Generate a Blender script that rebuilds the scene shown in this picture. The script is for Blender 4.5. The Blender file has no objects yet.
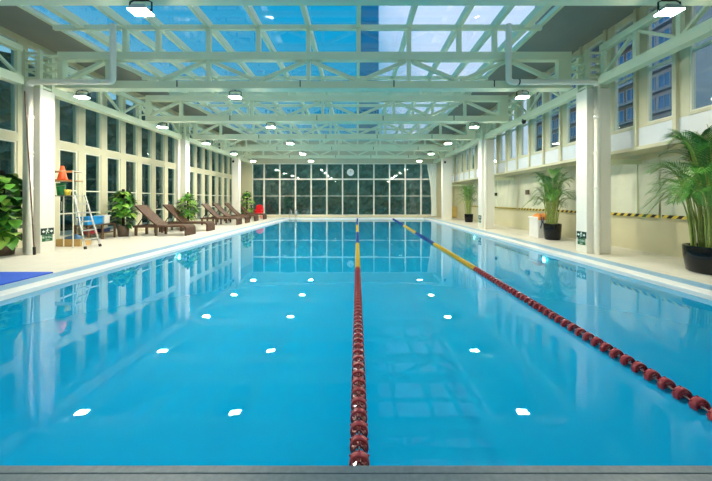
import bpy, math, random
from mathutils import Vector, Matrix

U = 0.75                      # whole scene and camera scaled about the camera foot, set by lounger size
S = bpy.context.scene
COL = S.collection
PI = math.pi

# ------------------------------------------------------------------ materials
def nmat(name):
    m = bpy.data.materials.new(name); m.use_nodes = True
    nt = m.node_tree
    for n in list(nt.nodes): nt.nodes.remove(n)
    out = nt.nodes.new('ShaderNodeOutputMaterial')
    return m, nt, out

def lin(c):
    return tuple(((v/255.0)/12.92 if v/255.0 <= 0.04045 else (((v/255.0)+0.055)/1.055)**2.4) for v in c)

def pbr(name, rgb, rough=0.5, metal=0.0, var=0.06, scale=6.0, bump=0.0, bscale=40.0, spec=0.5, coat=0.0):
    m, nt, out = nmat(name)
    b = nt.nodes.new('ShaderNodeBsdfPrincipled')
    c = lin(rgb)
    b.inputs['Roughness'].default_value = rough
    b.inputs['Metallic'].default_value = metal
    b.inputs['Specular IOR Level'].default_value = spec
    b.inputs['Coat Weight'].default_value = coat
    tc = nt.nodes.new('ShaderNodeTexCoord')
    if var > 0:
        n = nt.nodes.new('ShaderNodeTexNoise'); n.inputs['Scale'].default_value = scale
        n.inputs['Detail'].default_value = 4
        r = nt.nodes.new('ShaderNodeValToRGB')
        r.color_ramp.elements[0].position = 0.3; r.color_ramp.elements[1].position = 0.7
        r.color_ramp.elements[0].color = (*[max(0, v*(1-var)) for v in c], 1)
        r.color_ramp.elements[1].color = (*[min(1, v*(1+var)) for v in c], 1)
        nt.links.new(tc.outputs['Object'], n.inputs['Vector'])
        nt.links.new(n.outputs['Fac'], r.inputs['Fac'])
        nt.links.new(r.outputs['Color'], b.inputs['Base Color'])
    else:
        b.inputs['Base Color'].default_value = (*c, 1)
    if bump > 0:
        n2 = nt.nodes.new('ShaderNodeTexNoise'); n2.inputs['Scale'].default_value = bscale
        bp = nt.nodes.new('ShaderNodeBump'); bp.inputs['Strength'].default_value = bump
        bp.inputs['Distance'].default_value = 0.02
        nt.links.new(tc.outputs['Object'], n2.inputs['Vector'])
        nt.links.new(n2.outputs['Fac'], bp.inputs['Height'])
        nt.links.new(bp.outputs['Normal'], b.inputs['Normal'])
    nt.links.new(b.outputs['BSDF'], out.inputs['Surface'])
    return m

def tiles(name, rgb, grout, size, rough, mortar=0.02, var=0.05, axes='XY', spec=0.5):
    m, nt, out = nmat(name)
    b = nt.nodes.new('ShaderNodeBsdfPrincipled'); b.inputs['Roughness'].default_value = rough
    b.inputs['Specular IOR Level'].default_value = spec
    tc = nt.nodes.new('ShaderNodeTexCoord')
    br = nt.nodes.new('ShaderNodeTexBrick'); br.offset = 0.0
    br.inputs['Scale'].default_value = 1.0
    br.inputs['Brick Width'].default_value = size; br.inputs['Row Height'].default_value = size
    br.inputs['Mortar Size'].default_value = mortar*size
    c = lin(rgb)
    br.inputs['Color1'].default_value = (*[v*(1-var) for v in c], 1)
    br.inputs['Color2'].default_value = (*[min(1, v*(1+var)) for v in c], 1)
    br.inputs['Mortar'].default_value = (*lin(grout), 1)
    nt.links.new(tc.outputs['Object'], br.inputs['Vector'])
    nt.links.new(br.outputs['Color'], b.inputs['Base Color'])
    nt.links.new(b.outputs['BSDF'], out.inputs['Surface'])
    return m

def emis(name, rgb, strength):
    m, nt, out = nmat(name)
    e = nt.nodes.new('ShaderNodeEmission'); e.inputs['Color'].default_value = (*rgb, 1)
    e.inputs['Strength'].default_value = strength
    nt.links.new(e.outputs['Emission'], out.inputs['Surface'])
    return m

def clear(name, tint, ior, rough=0.0, bump=0.0, bscale=3.0):
    """clear sheet: tinted transmission under a Fresnel reflection"""
    m, nt, out = nmat(name)
    t = nt.nodes.new('ShaderNodeBsdfTransparent'); t.inputs['Color'].default_value = (*tint, 1)
    g = nt.nodes.new('ShaderNodeBsdfGlossy'); g.inputs['Roughness'].default_value = rough
    g.inputs['Color'].default_value = (1, 1, 1, 1)
    f = nt.nodes.new('ShaderNodeLayerWeight'); f.inputs['Blend'].default_value = 0.5
    r0 = ((ior-1)/(ior+1))**2
    pw = nt.nodes.new('ShaderNodeMath'); pw.operation = 'POWER'; pw.inputs[1].default_value = 5.0
    ma = nt.nodes.new('ShaderNodeMath'); ma.operation = 'MULTIPLY_ADD'; ma.inputs[1].default_value = 1-r0; ma.inputs[2].default_value = r0
    nt.links.new(f.outputs['Facing'], pw.inputs[0]); nt.links.new(pw.outputs[0], ma.inputs[0])
    mx = nt.nodes.new('ShaderNodeMixShader')
    if bump > 0:
        geo = nt.nodes.new('ShaderNodeTexCoord')
        mp = nt.nodes.new('ShaderNodeMapping'); mp.inputs['Scale'].default_value = (1.0, 0.55, 1.0)
        n1 = nt.nodes.new('ShaderNodeTexNoise'); n1.inputs['Scale'].default_value = bscale
        n1.inputs['Detail'].default_value = 2.0
        bp = nt.nodes.new('ShaderNodeBump'); bp.inputs['Strength'].default_value = bump
        bp.inputs['Distance'].default_value = 0.05
        nt.links.new(geo.outputs['Object'], mp.inputs['Vector'])
        nt.links.new(mp.outputs['Vector'], n1.inputs['Vector'])
        nt.links.new(n1.outputs['Fac'], bp.inputs['Height'])
        nt.links.new(bp.outputs['Normal'], g.inputs['Normal'])
        nt.links.new(bp.outputs['Normal'], f.inputs['Normal'])
    nt.links.new(ma.outputs[0], mx.inputs['Fac'])
    nt.links.new(t.outputs['BSDF'], mx.inputs[1]); nt.links.new(g.outputs['BSDF'], mx.inputs[2])
    nt.links.new(mx.outputs['Shader'], out.inputs['Surface'])
    return m

def turbid(m, rgb, amount):
    nt = m.node_tree
    tr = next(n for n in nt.nodes if n.type == 'BSDF_TRANSPARENT'); mx = next(n for n in nt.nodes if n.type == 'MIX_SHADER')
    d = nt.nodes.new('ShaderNodeBsdfDiffuse'); d.inputs['Color'].default_value = (*lin(rgb), 1)
    t = nt.nodes.new('ShaderNodeBsdfTranslucent'); t.inputs['Color'].default_value = (*lin(rgb), 1)
    a = nt.nodes.new('ShaderNodeMixShader'); a.inputs['Fac'].default_value = 0.5
    b = nt.nodes.new('ShaderNodeMixShader'); b.inputs['Fac'].default_value = amount
    nt.links.new(d.outputs['BSDF'], a.inputs[1]); nt.links.new(t.outputs['BSDF'], a.inputs[2])
    nt.links.new(tr.outputs['BSDF'], b.inputs[1]); nt.links.new(a.outputs['Shader'], b.inputs[2])
    nt.links.new(b.outputs['Shader'], mx.inputs[1])

def hazard(name):
    m, nt, out = nmat(name)
    b = nt.nodes.new('ShaderNodeBsdfPrincipled'); b.inputs['Roughness'].default_value = 0.4
    tc = nt.nodes.new('ShaderNodeTexCoord'); sp = nt.nodes.new('ShaderNodeSeparateXYZ')
    ad = nt.nodes.new('ShaderNodeMath'); ad.operation = 'ADD'
    mu = nt.nodes.new('ShaderNodeMath'); mu.operation = 'MULTIPLY'; mu.inputs[1].default_value = 1/(0.27*U)
    fr = nt.nodes.new('ShaderNodeMath'); fr.operation = 'FRACT'
    gt = nt.nodes.new('ShaderNodeMath'); gt.operation = 'GREATER_THAN'; gt.inputs[1].default_value = 0.5
    mx = nt.nodes.new('ShaderNodeMixRGB')
    mx.inputs[1].default_value = (*lin((20, 20, 18)), 1); mx.inputs[2].default_value = (*lin((225, 200, 70)), 1)
    nt.links.new(tc.outputs['Object'], sp.inputs[0])
    nt.links.new(sp.outputs['Y'], ad.inputs[0]); nt.links.new(sp.outputs['Z'], ad.inputs[1])
    nt.links.new(ad.outputs[0], mu.inputs[0]); nt.links.new(mu.outputs[0], fr.inputs[0])
    nt.links.new(fr.outputs[0], gt.inputs[0]); nt.links.new(gt.outputs[0], mx.inputs[0])
    nt.links.new(mx.outputs[0], b.inputs['Base Color']); nt.links.new(b.outputs['BSDF'], out.inputs['Surface'])
    return m

def wicker(name, rgb):
    m, nt, out = nmat(name)
    b = nt.nodes.new('ShaderNodeBsdfPrincipled'); b.inputs['Roughness'].default_value = 0.55
    tc = nt.nodes.new('ShaderNodeTexCoord')
    br = nt.nodes.new('ShaderNodeTexBrick'); br.inputs['Scale'].default_value = 1.0
    br.inputs['Brick Width'].default_value = 0.045; br.inputs['Row Height'].default_value = 0.018
    br.inputs['Mortar Size'].default_value = 0.003
    c = lin(rgb)
    br.inputs['Color1'].default_value = (*[v*0.8 for v in c], 1); br.inputs['Color2'].default_value = (*[v*1.2 for v in c], 1)
    br.inputs['Mortar'].default_value = (*[v*0.3 for v in c], 1)
    mp = nt.nodes.new('ShaderNodeMapping'); mp.inputs['Rotation'].default_value = (0.6, 0.5, 0.0)
    bp = nt.nodes.new('ShaderNodeBump'); bp.inputs['Strength'].default_value = 0.5; bp.inputs['Distance'].default_value = 0.004
    nt.links.new(tc.outputs['Object'], mp.inputs['Vector']); nt.links.new(mp.outputs['Vector'], br.inputs['Vector'])
    nt.links.new(br.outputs['Color'], b.inputs['Base Color']); nt.links.new(br.outputs['Fac'], bp.inputs['Height'])
    bp.invert = True
    nt.links.new(bp.outputs['Normal'], b.inputs['Normal']); nt.links.new(b.outputs['BSDF'], out.inputs['Surface'])
    return m

M = {
 'steel':   pbr('painted_steel', (226, 232, 198), 0.42, var=0.03, scale=1.5),
 'column':  pbr('column_paint', (240, 236, 222), 0.5, var=0.02, scale=2),
 'pipe':    pbr('pipe_plastic', (236, 232, 216), 0.35, var=0.02),
 'wall':    pbr('wall_paint', (208, 202, 166), 0.6, var=0.04, scale=1.2),
 'pilaster':pbr('pilaster_paint', (216, 211, 178), 0.5, var=0.03, scale=1.5),
 'frame':   pbr('window_frame_paint', (226, 226, 206), 0.4, var=0.02),
 'panel':   pbr('spandrel_panel', (226, 230, 232), 0.35, var=0.02),
 'ceil':    pbr('ceiling_board', (150, 148, 136), 0.6, var=0.06, scale=1.0),
 'deck':    tiles('deck_tile', (228, 222, 204), (206, 198, 178), 0.45, 0.38, 0.012, 0.02),
 'coping':  pbr('coping_stone', (236, 236, 230), 0.35, var=0.02, scale=3),
 'strip':   tiles('blue_mosaic_strip', (128, 178, 208), (170, 200, 215), 0.05, 0.3, 0.06, 0.08),
 'shadestone': pbr('shaded_grey_stone', (118, 128, 130), 0.35, var=0.12, scale=40),  # near edge stone; the weaker light there is put into its grey
 'joint':   pbr('joint_filler', (22, 30, 34), 0.7, var=0.0),
 'basin':   tiles('pool_mosaic', (92, 206, 232), (114, 212, 234), 0.06, 0.4, 0.05, 0.05),
 'lamp':    emis('lamp_glow', (1.0, 0.93, 0.78), 430.0),
 'plamp':   emis('underwater_glow', (1.0, 0.95, 0.8), 12.0),
 'alu':     pbr('brushed_aluminium', (205, 205, 198), 0.3, 0.85, 0.04, 20),
 'chrome':  pbr('chrome', (225, 228, 230), 0.12, 1.0, 0.0),
 'dark':    pbr('dark_metal', (38, 38, 36), 0.45, 0.3, 0.1),
 'housing': pbr('lamp_housing', (196, 198, 190), 0.4, 0.2, 0.03),
 'blackpot':pbr('black_glazed_pot', (9, 16, 19), 0.12, var=0.1, scale=5, spec=0.35),
 'brownpot':pbr('brown_pot', (92, 78, 64), 0.5, var=0.15, scale=8),
 'soil':    pbr('potting_soil', (52, 40, 28), 0.9, var=0.3, scale=30, bump=0.6),
 'leafa':   pbr('leaf_bright', (160, 200, 84), 0.32, var=0.18, scale=9),
 'leafb':   pbr('leaf_mid', (98, 162, 54), 0.32, var=0.2, scale=9),
 'leafc':   pbr('leaf_deep', (48, 112, 38), 0.35, var=0.2, scale=9),
 'leafd':   pbr('leaf_dark', (22, 60, 26), 0.4, var=0.2, scale=9),
 'palm':    pbr('palm_leaf', (86, 148, 54), 0.4, var=0.25, scale=7),
 'palmd':   pbr('palm_leaf_deep', (44, 104, 38), 0.42, var=0.25, scale=7),
 'cane':    pbr('palm_cane', (150, 164, 80), 0.5, var=0.2, scale=10),
 'moss':    pbr('moss_pole', (34, 30, 20), 0.9, var=0.3, scale=30, bump=0.5),
 'wicker':  wicker('brown_wicker', (102, 72, 50)),
 'red':     pbr('red_float', (182, 42, 46), 0.28, var=0.08, coat=0.3),
 'yellow':  pbr('yellow_float', (236, 190, 40), 0.35, var=0.05),
 'blue':    pbr('blue_float', (28, 62, 140), 0.35, var=0.05),
 'cable':   pbr('rope_cable', (190, 180, 170), 0.5, var=0.05),
 'mat':     pbr('blue_rubber_mat', (10, 88, 205), 0.6, var=0.04, scale=15, bump=0.3, bscale=90),
 'sheet':   pbr('plastic_sheeting', (220, 220, 196), 0.22, var=0.05, scale=1.6, bump=0.9, bscale=3.5),
 'curtain': pbr('white_curtain', (232, 236, 224), 0.7, var=0.03),
 'orange':  pbr('orange_plastic', (240, 92, 26), 0.35, var=0.03),
 'vest':    pbr('orange_vest', (240, 150, 60), 0.6, var=0.05),
 'green':   pbr('green_bucket', (26, 130, 66), 0.35, var=0.05),
 'ybucket': pbr('yellow_bucket', (214, 190, 60), 0.4, var=0.05),
 'bluebin': pbr('blue_plastic', (30, 150, 220), 0.35, var=0.05),
 'navy':    pbr('navy_plastic', (36, 62, 104), 0.5, var=0.08),
 'redbin':  pbr('red_cloth', (170, 30, 50), 0.6, var=0.08),
 'white':   pbr('white_plastic', (238, 236, 228), 0.35, var=0.02),
 'wood':    pbr('pale_board', (188, 150, 100), 0.5, var=0.12, scale=8),
 'dwood':   pbr('dark_wood', (96, 72, 50), 0.5, var=0.12, scale=8),
 'card':    pbr('cardboard', (204, 168, 104), 0.7, var=0.06, scale=5),
 'bluecloth':pbr('slate_blue_cloth', (84, 120, 150), 0.8, var=0.1, scale=8),
 'cabinet': pbr('honey_wood', (226, 196, 118), 0.45, var=0.08, scale=3),
 'signd':   pbr('dark_green_sign', (14, 52, 38), 0.35, var=0.03),
 'signg':   pbr('green_sign', (30, 100, 54), 0.35, var=0.03),
 'signw':   pbr('sign_white', (226, 240, 226), 0.4, var=0.0),
 'redchair':pbr('red_plastic', (214, 24, 36), 0.3, var=0.03),
 'tape':    hazard('hazard_tape_print'),
 'glass':   clear('window_glass', (0.82, 0.90, 0.87), 1.62),
 'skyglass':clear('skylight_glass', (0.86, 0.94, 0.97), 1.45),
 'water':   clear('pool_water', (0.16, 0.84, 0.93), 1.33, 0.0, 0.022, 2.2),
 'hedge':   pbr('dark_foliage', (104, 142, 126), 0.8, var=0.3, scale=3, bump=1.0, bscale=8),  # paler tone stands for reflections in the end glazing, put into the colour
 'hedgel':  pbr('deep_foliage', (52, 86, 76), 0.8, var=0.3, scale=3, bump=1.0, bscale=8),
 'ground':  pbr('outdoor_paving', (58, 66, 62), 0.8, var=0.2, scale=1),
 'facade':  pbr('pale_render', (168, 168, 182), 0.7, var=0.04, scale=0.3),
 'facadeb': pbr('brown_render', (120, 104, 100), 0.7, var=0.05, scale=0.3),
 'winb':    pbr('blue_window_glass', (70, 124, 178), 0.12, var=0.3, scale=0.4),
 'towerb':  pbr('blue_curtain_glass', (14, 132, 176), 0.3, var=0.15, scale=0.1),
 'clockface': pbr('clock_face', (236, 238, 232), 0.4, var=0.0),
}

turbid(M['water'], (10, 198, 232), 0.46)

# ------------------------------------------------------------------ mesh builder (coordinates before the scene scaling)
class MB:
    def __init__(s): s.v = []; s.f = []; s.m = []; s.sm = []
    def add(s, vs, fs, mi=0, smooth=False):
        b = len(s.v); s.v += [tuple(v) for v in vs]
        for f in fs: s.f.append([b+i for i in f]); s.m.append(mi); s.sm.append(smooth)
        return s
    def box(s, x0, x1, y0, y1, z0, z1, mi=0):
        return s.add([(x0,y0,z0),(x1,y0,z0),(x1,y1,z0),(x0,y1,z0),(x0,y0,z1),(x1,y0,z1),(x1,y1,z1),(x0,y1,z1)],
              [(0,3,2,1),(4,5,6,7),(0,1,5,4),(1,2,6,5),(2,3,7,6),(3,0,4,7)], mi)
    def bar(s, p, q, w, h, up=(0,0,1), mi=0):
        p, q = Vector(p), Vector(q); d = (q-p).normalized(); up = Vector(up)
        if abs(d.dot(up)) > 0.98: up = Vector((0,1,0))
        a = d.cross(up).normalized(); b = a.cross(d).normalized()
        vs = []
        for c in (p, q):
            for sx, sy in ((-1,-1),(1,-1),(1,1),(-1,1)): vs.append(c + a*(sx*w/2) + b*(sy*h/2))
        return s.add(vs, [(0,1,2,3),(7,6,5,4),(0,4,5,1),(1,5,6,2),(2,6,7,3),(3,7,4,0)], mi)
    def tube(s, pts, r, n=8, mi=0, closed=False, cap=True):
        pts = [Vector(p) for p in pts]; rings = []
        rr = r if isinstance(r, (list, tuple)) else [r]*len(pts)
        prev = None
        for i, p in enumerate(pts):
            if closed: d = pts[(i+1) % len(pts)] - pts[i-1]
            else: d = pts[min(i+1, len(pts)-1)] - pts[max(i-1, 0)]
            d.normalize()
            if prev is None:
                u = Vector((0,0,1)) if abs(d.z) < 0.9 else Vector((1,0,0))
            else: u = prev
            a = (u - d*u.dot(d)).normalized(); b = d.cross(a); prev = a
            rings.append([p + (a*math.cos(2*PI*k/n) + b*math.sin(2*PI*k/n))*rr[i] for k in range(n)])
        vs = [v for R in rings for v in R]; fs = []
        m = len(rings); last = m if closed else m-1
        for i in range(last):
            for k in range(n):
                j = (i+1) % m
                fs.append((i*n+k, i*n+(k+1) % n, j*n+(k+1) % n, j*n+k))
        s.add(vs, fs, mi, True)
        if cap and not closed:
            s.add(rings[0], [tuple(range(n))[::-1]], mi); s.add(rings[-1], [tuple(range(n))], mi)
        return s
    def lathe(s, c, prof, n=24, mi=0, smooth=True):
        vs = []; fs = []
        for (r, z) in prof:
            for k in range(n): vs.append((c[0]+r*math.cos(2*PI*k/n), c[1]+r*math.sin(2*PI*k/n), c[2]+z))
        for i in range(len(prof)-1):
            for k in range(n): fs.append((i*n+k, i*n+(k+1) % n, (i+1)*n+(k+1) % n, (i+1)*n+k))
        return s.add(vs, fs, mi, smooth)
    def prism(s, poly, axis, a, b, mi=0):
        """poly 2-D outline, extruded along axis from a to b"""
        def P(u, v, t): return {'x': (t,u,v), 'y': (u,t,v), 'z': (u,v,t)}[axis]
        n = len(poly); vs = [P(u,v,a) for u,v in poly] + [P(u,v,b) for u,v in poly]
        fs = [tuple(range(n))[::-1], tuple(range(n,2*n))] + [(i,(i+1)%n,n+(i+1)%n,n+i) for i in range(n)]
        return s.add(vs, fs, mi)
    def build(s, name, mats, parent=None, origin=None, bevel=0.0):
        if not isinstance(mats, (list, tuple)): mats = [mats]
        if origin is None:
            origin = Vector(parent['_o']) if parent is not None and '_o' in parent else Vector((0,0,0))
            if parent is None:
                xs = [v[0] for v in s.v]; ys = [v[1] for v in s.v]; zs = [v[2] for v in s.v]
                origin = Vector(((min(xs)+max(xs))/2, (min(ys)+max(ys))/2, min(zs)))
        o0 = Vector(origin)
        me = bpy.data.meshes.new(name)
        me.from_pydata([tuple((Vector(v)-o0)*U) for v in s.v], [], s.f)
        for m in mats: me.materials.append(m)
        me.polygons.foreach_set('material_index', s.m)
        me.polygons.foreach_set('use_smooth', s.sm)
        me.update()
        o = bpy.data.objects.new(name, me); COL.objects.link(o)
        if parent is not None:
            o.parent = parent
            po = Vector(parent['_o']) if '_o' in parent else Vector((0,0,0))
            o.location = (o0-po)*U
        else:
            o.location = o0*U
        o['_o'] = list(o0)
        if bevel > 0:
            bm = o.modifiers.new('bevel', 'BEVEL'); bm.width = bevel*U; bm.segments = 2; bm.limit_method = 'ANGLE'
        return o

def tag(o, label, cat, group=None):
    o['label'] = label; o['category'] = cat
    if group: o['group'] = group
    return o
def struct(o, kind='structure'):
    o['kind'] = kind; return o
def thing(name, label, cat, loc, group=None):
    o = bpy.data.objects.new(name, None); COL.objects.link(o)
    o.location = Vector(loc)*U; o['_o'] = list(loc); o.empty_display_size = 0.1
    return tag(o, label, cat, group)
def copy_tree(o, parent=None):
    c = o.copy(); COL.objects.link(c)
    if parent is not None: c.parent = parent
    for ch in list(o.children): copy_tree(ch, c)
    return c
def place(o, loc): o.location = Vector(loc)*U; o['_o'] = list(loc)

# ------------------------------------------------------------------ dimensions (before the scene scaling; camera foot at the origin, deck at z = 0)
PX, PY0, PY1, WZ = 6.2, 1.85, 27.0, -0.08     # pool half width, ends, water level
XL, XR, XRW = -11.8, 8.4, 9.4                 # left glazing, right clerestory, right lower wall
YF, YN, ZC = 28.3, -4.0, 7.4                  # far wall, wall behind the camera, ceiling
COLY = (1.45, 9.15, 16.9, 24.5)
CW, CD = 0.56, 0.45
CXL, CXR = -9.93, 7.2                         # pool faces of the columns

# ------------------------------------------------------------------ floor, coping, basin, water
b = MB()
b.box(-16, -6.95, YN, 33, -0.3, 0); b.box(6.95, 14, YN, 33, -0.3, 0)
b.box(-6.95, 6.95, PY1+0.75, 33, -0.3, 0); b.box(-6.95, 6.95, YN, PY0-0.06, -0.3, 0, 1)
struct(b.build('floor', [M['deck'], M['shadestone']], origin=(0,0,0)))
n = 0
def trim(mb, mat, bevel=0.0):
    global n
    n += 1
    return struct(mb.build(f'trim_{n}', mat, bevel=bevel))
trim(MB().box(-6.95, -6.55, PY0-0.06, PY1+0.75, -0.3, 0.004), M['strip'])
trim(MB().box(6.55, 6.95, PY0-0.06, PY1+0.75, -0.3, 0.004), M['strip'])
trim(MB().box(-6.55, 6.55, PY1+0.35, PY1+0.75, -0.3, 0.004), M['strip'])
trim(MB().box(-6.55, -PX, PY0, PY1, -0.09, 0.012), M['coping'], 0.015)
trim(MB().box(PX, 6.55, PY0, PY1, -0.09, 0.012), M['coping'], 0.015)
trim(MB().box(-6.55, 6.55, PY1, PY1+0.35, -0.09, 0.012), M['coping'], 0.015)
trim(MB().box(-6.55, 6.55, PY0-0.055, PY0, -0.12, 0.0), M['shadestone'], 0.006)
trim(MB().box(-6.55, 6.55, PY0-0.0605, PY0-0.0555, -0.12, -0.006), M['joint'])
w = MB(); e = 6.32
for x0,x1,y0,y1,z0,z1 in ((-e-0.2,-e,PY0-.02,PY1+.1,-2.1,-0.091),(e,e+0.2,PY0-.02,PY1+.1,-2.1,-0.091),
                          (-e,e,PY1+.1,PY1+.3,-2.1,-0.091),(-e,e,PY0-.05,PY0-.02,-2.1,-0.121),(-e-.2,e+.2,PY0-.05,PY1+.3,-2.3,-2.1)):
    w.box(x0,x1,y0,y1,z0,z1)
struct(w.build('pool_basin_floor', M['basin']))
struct(MB().add([(-e,PY0-.02,WZ),(e,PY0-.02,WZ),(e,PY1+.1,WZ),(-e,PY1+.1,WZ)], [(0,1,2,3)]).build('pool_water', M['water']), 'structure')

# ------------------------------------------------------------------ walls and windows
wn = 0
def window(axis, plane, a0, a1, z0, z1, rails=(), posts=(), fw=0.06, th=0.1, name='window', inward=1, bottom=None):
    """frame with rails and posts (own mesh) and a pane under it; axis 'y': lies in x = plane"""
    global wn
    wn += 1
    f = MB(); p = MB()
    def bx(mb, u0,u1,v0,v1,t):
        if axis == 'y': mb.box(plane-t/2, plane+t/2, u0, u1, v0, v1)
        else: mb.box(u0, u1, plane-t/2, plane+t/2, v0, v1)
    bt = bottom or fw
    bx(f, a0, a0+fw, z0, z1, th); bx(f, a1-fw, a1, z0, z1, th)
    bx(f, a0+fw, a1-fw, z0, z0+bt, th); bx(f, a0+fw, a1-fw, z1-fw, z1, th)
    for z, h in rails: bx(f, a0+fw, a1-fw, z-h/2, z+h/2, th*0.8)
    o = struct(f.build(f'{name}_{wn}', M['frame']))
    bx(p, a0+fw*0.8, a1-fw*0.8, z0+bt*0.8, z1-fw*0.8, 0.012)
    p.build('pane', M['glass'], o)
    return o

# left wall: pilasters, lintel bands
PIT = 1.1
wl = MB(); L0 = 11.52
gl = [(L0-.02+PIT*k, L0+PIT*k+0.76) for k in range(-4, 15)]
edges = [YN] + [v for g in gl for v in g] + [YF]
for i in range(0, len(edges), 2):
    wl.box(XL-0.15, XL+0.08, edges[i], edges[i+1], 0, ZC)
for g in gl:
    wl.box(XL-0.1, XL+0.08, g[0], g[1], 3.72, 4.0); wl.box(XL-0.15, XL+0.1, g[0], g[1], 0, 0.06)
    wl.box(XL-0.1, XL+0.08, g[0], g[1], 7.2, ZC)
struct(wl.build('wall_left', M['pilaster'], origin=(XL,0,0)))
for g in gl:
    window('y', XL, g[0], g[1], 4.0, 7.2, rails=((5.72, 0.12),), fw=0.04)
    d = window('y', XL, g[0], g[1], 0.06, 3.72, rails=((1.13, 0.05), (2.06, 0.05)), fw=0.06, name='door', bottom=0.2)
    MB().tube([(XL+0.06, g[0]+0.05, 1.25), (XL+0.12, g[0]+0.05, 1.27), (XL+0.12, g[0]+0.05, 1.6), (XL+0.06, g[0]+0.05, 1.62)], 0.012, 6).build('handle', M['alu'], d)

# right wall: lower wall, overhanging clerestory band
wr = MB()
wr.box(XRW, XRW+0.2, YN, YF, 0, 3.17)
wr.box(XR, XRW+0.2, YN, YF, 3.17, 3.27)
R0 = 7.8; RP = 1.085
gr = [(R0-.04+RP*k, R0+RP*k+0.66) for k in range(-3, 19)]
edges = [YN] + [v for g in gr for v in g] + [YF]
struct(wr.build('wall_right', M['wall'], origin=(XRW,0,0)))
wu = MB(); pn = MB()
for i in range(0, len(edges), 2):
    wu.box(XR, XR+0.14, edges[i], edges[i+1], 3.82, ZC)
for g in gr:
    wu.box(XR+0.02, XR+0.25, g[0], g[1], 7.2, ZC)
    wu.box(XR-0.03, XR+0.25, g[0], g[1], 3.82, 3.90)
    wu.box(XR-0.08, XR, g[0]-0.14, g[0]-0.05, 3.27, ZC)
wu.box(XR-0.06, XR+0.05, YN, YF, 3.17, 3.27)
struct(wu.build('wall_right_upper', M['pilaster'], origin=(XR,0,3)))
pn.box(XR, XR+0.2, YN, YF, 3.27, 3.82)
trim(pn, M['panel'])
for g in gr:
    window('y', XR+0.06, g[0], g[1], 3.90, 7.2, rails=((5.45, 0.08),), fw=0.04)

# far wall: curtain wall of glazed strips
fx = [-10.17] + [-9.02+1.523*k for k in range(0, 11)] + [7.73]
wf = MB()
wf.box(-12.0, -10.17, YF, YF+0.3, 0, ZC); wf.box(7.73, 9.6, YF, YF+0.3, 0, ZC)
wf.box(-10.17, 7.73, YF, YF+0.3, 5.22, ZC); wf.box(-10.17, 7.73, YF, YF+0.3, 0, 0.2)
struct(wf.build('wall_far', M['wall'], origin=(0,YF,0)))
for a, c in zip(fx[:-1], fx[1:]):
    window('x', YF+0.08, a, c, 0.2, 5.22, rails=((2.07, 0.045), (3.7, 0.13)), fw=0.062, th=0.16)
struct(MB().box(-12.2, 9.8, YN-0.3, YN, 0, ZC).build('wall_near', M['wall']))

# ceiling boards and skylight
cb = MB()
cb.box(XL-0.2, -9.8, YN, YF+0.3, ZC, ZC+0.1); cb.box(6.0, XR+0.3, YN, YF+0.3, ZC, ZC+0.1)
struct(cb.build('ceiling', M['ceil'], origin=(0,0,ZC)))
RAF = [-8.8, -7.4, -6.35, -4.74, -3.15, -1.55, 0.05, 1.66, 3.26, 4.4, 5.4]
for i, x in enumerate(RAF):
    wd = 0.22 if i in (0, len(RAF)-1) else 0.13
    struct(MB().box(x-wd/2, x+wd/2, YN, YF, 7.16, 7.40).build('skylight_beam', M['steel']))
for x0 in (-9.8, 5.95): struct(MB().box(x0-0.06, x0+0.06, YN, YF, 7.3, 7.45).build('skylight_beam', M['steel']))
TY = (9.35, 13.2, 17.05, 20.9, 24.75)
for y in (1.0, 3.05, 5.13, 7.2) + tuple(v for t in TY for v in (t, t+1.92)):
    struct(MB().box(-9.7, 5.9, y-0.05, y+0.05, 7.12, 7.27).build('skylight_crossbeam_beam', M['steel']))
xs = [-9.8]+RAF+[5.95]
for a, c in zip(xs[:-1], xs[1:]):
    wn += 1
    struct(MB().box(a+0.02, c-0.02, YN, YF, 7.41, 7.43).build(f'window_{wn}', M['skyglass']))

# ------------------------------------------------------------------ columns
def column(x0, x1, y):
    c = struct(MB().box(x0, x1, y, y+CD, 0, 5.18).build('column', M['column'], bevel=0.012))
    h = MB()
    for xx in (x0, x1-.09):
        for yy in (y, y+CD-.09): h.box(xx, xx+.09, yy, yy+.09, 5.18, 6.4)
    for k in range(5):
        z = 5.22+.26*k
        h.box(x0+.09, x1-.09, y+.01, y+.05, z, z+.07); h.box(x0+.09, x1-.09, y+CD-.05, y+CD-.01, z, z+.07)
        h.box(x0+.02, x0+.06, y+.09, y+CD-.09, z, z+.07); h.box(x1-.06, x1-.02, y+.09, y+CD-.09, z, z+.07)
    h.build('column_head', M['steel'], c)
for y in COLY[1:]:
    column(CXL-CW, CXL, y); column(CXR, CXR+0.76, y)

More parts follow.
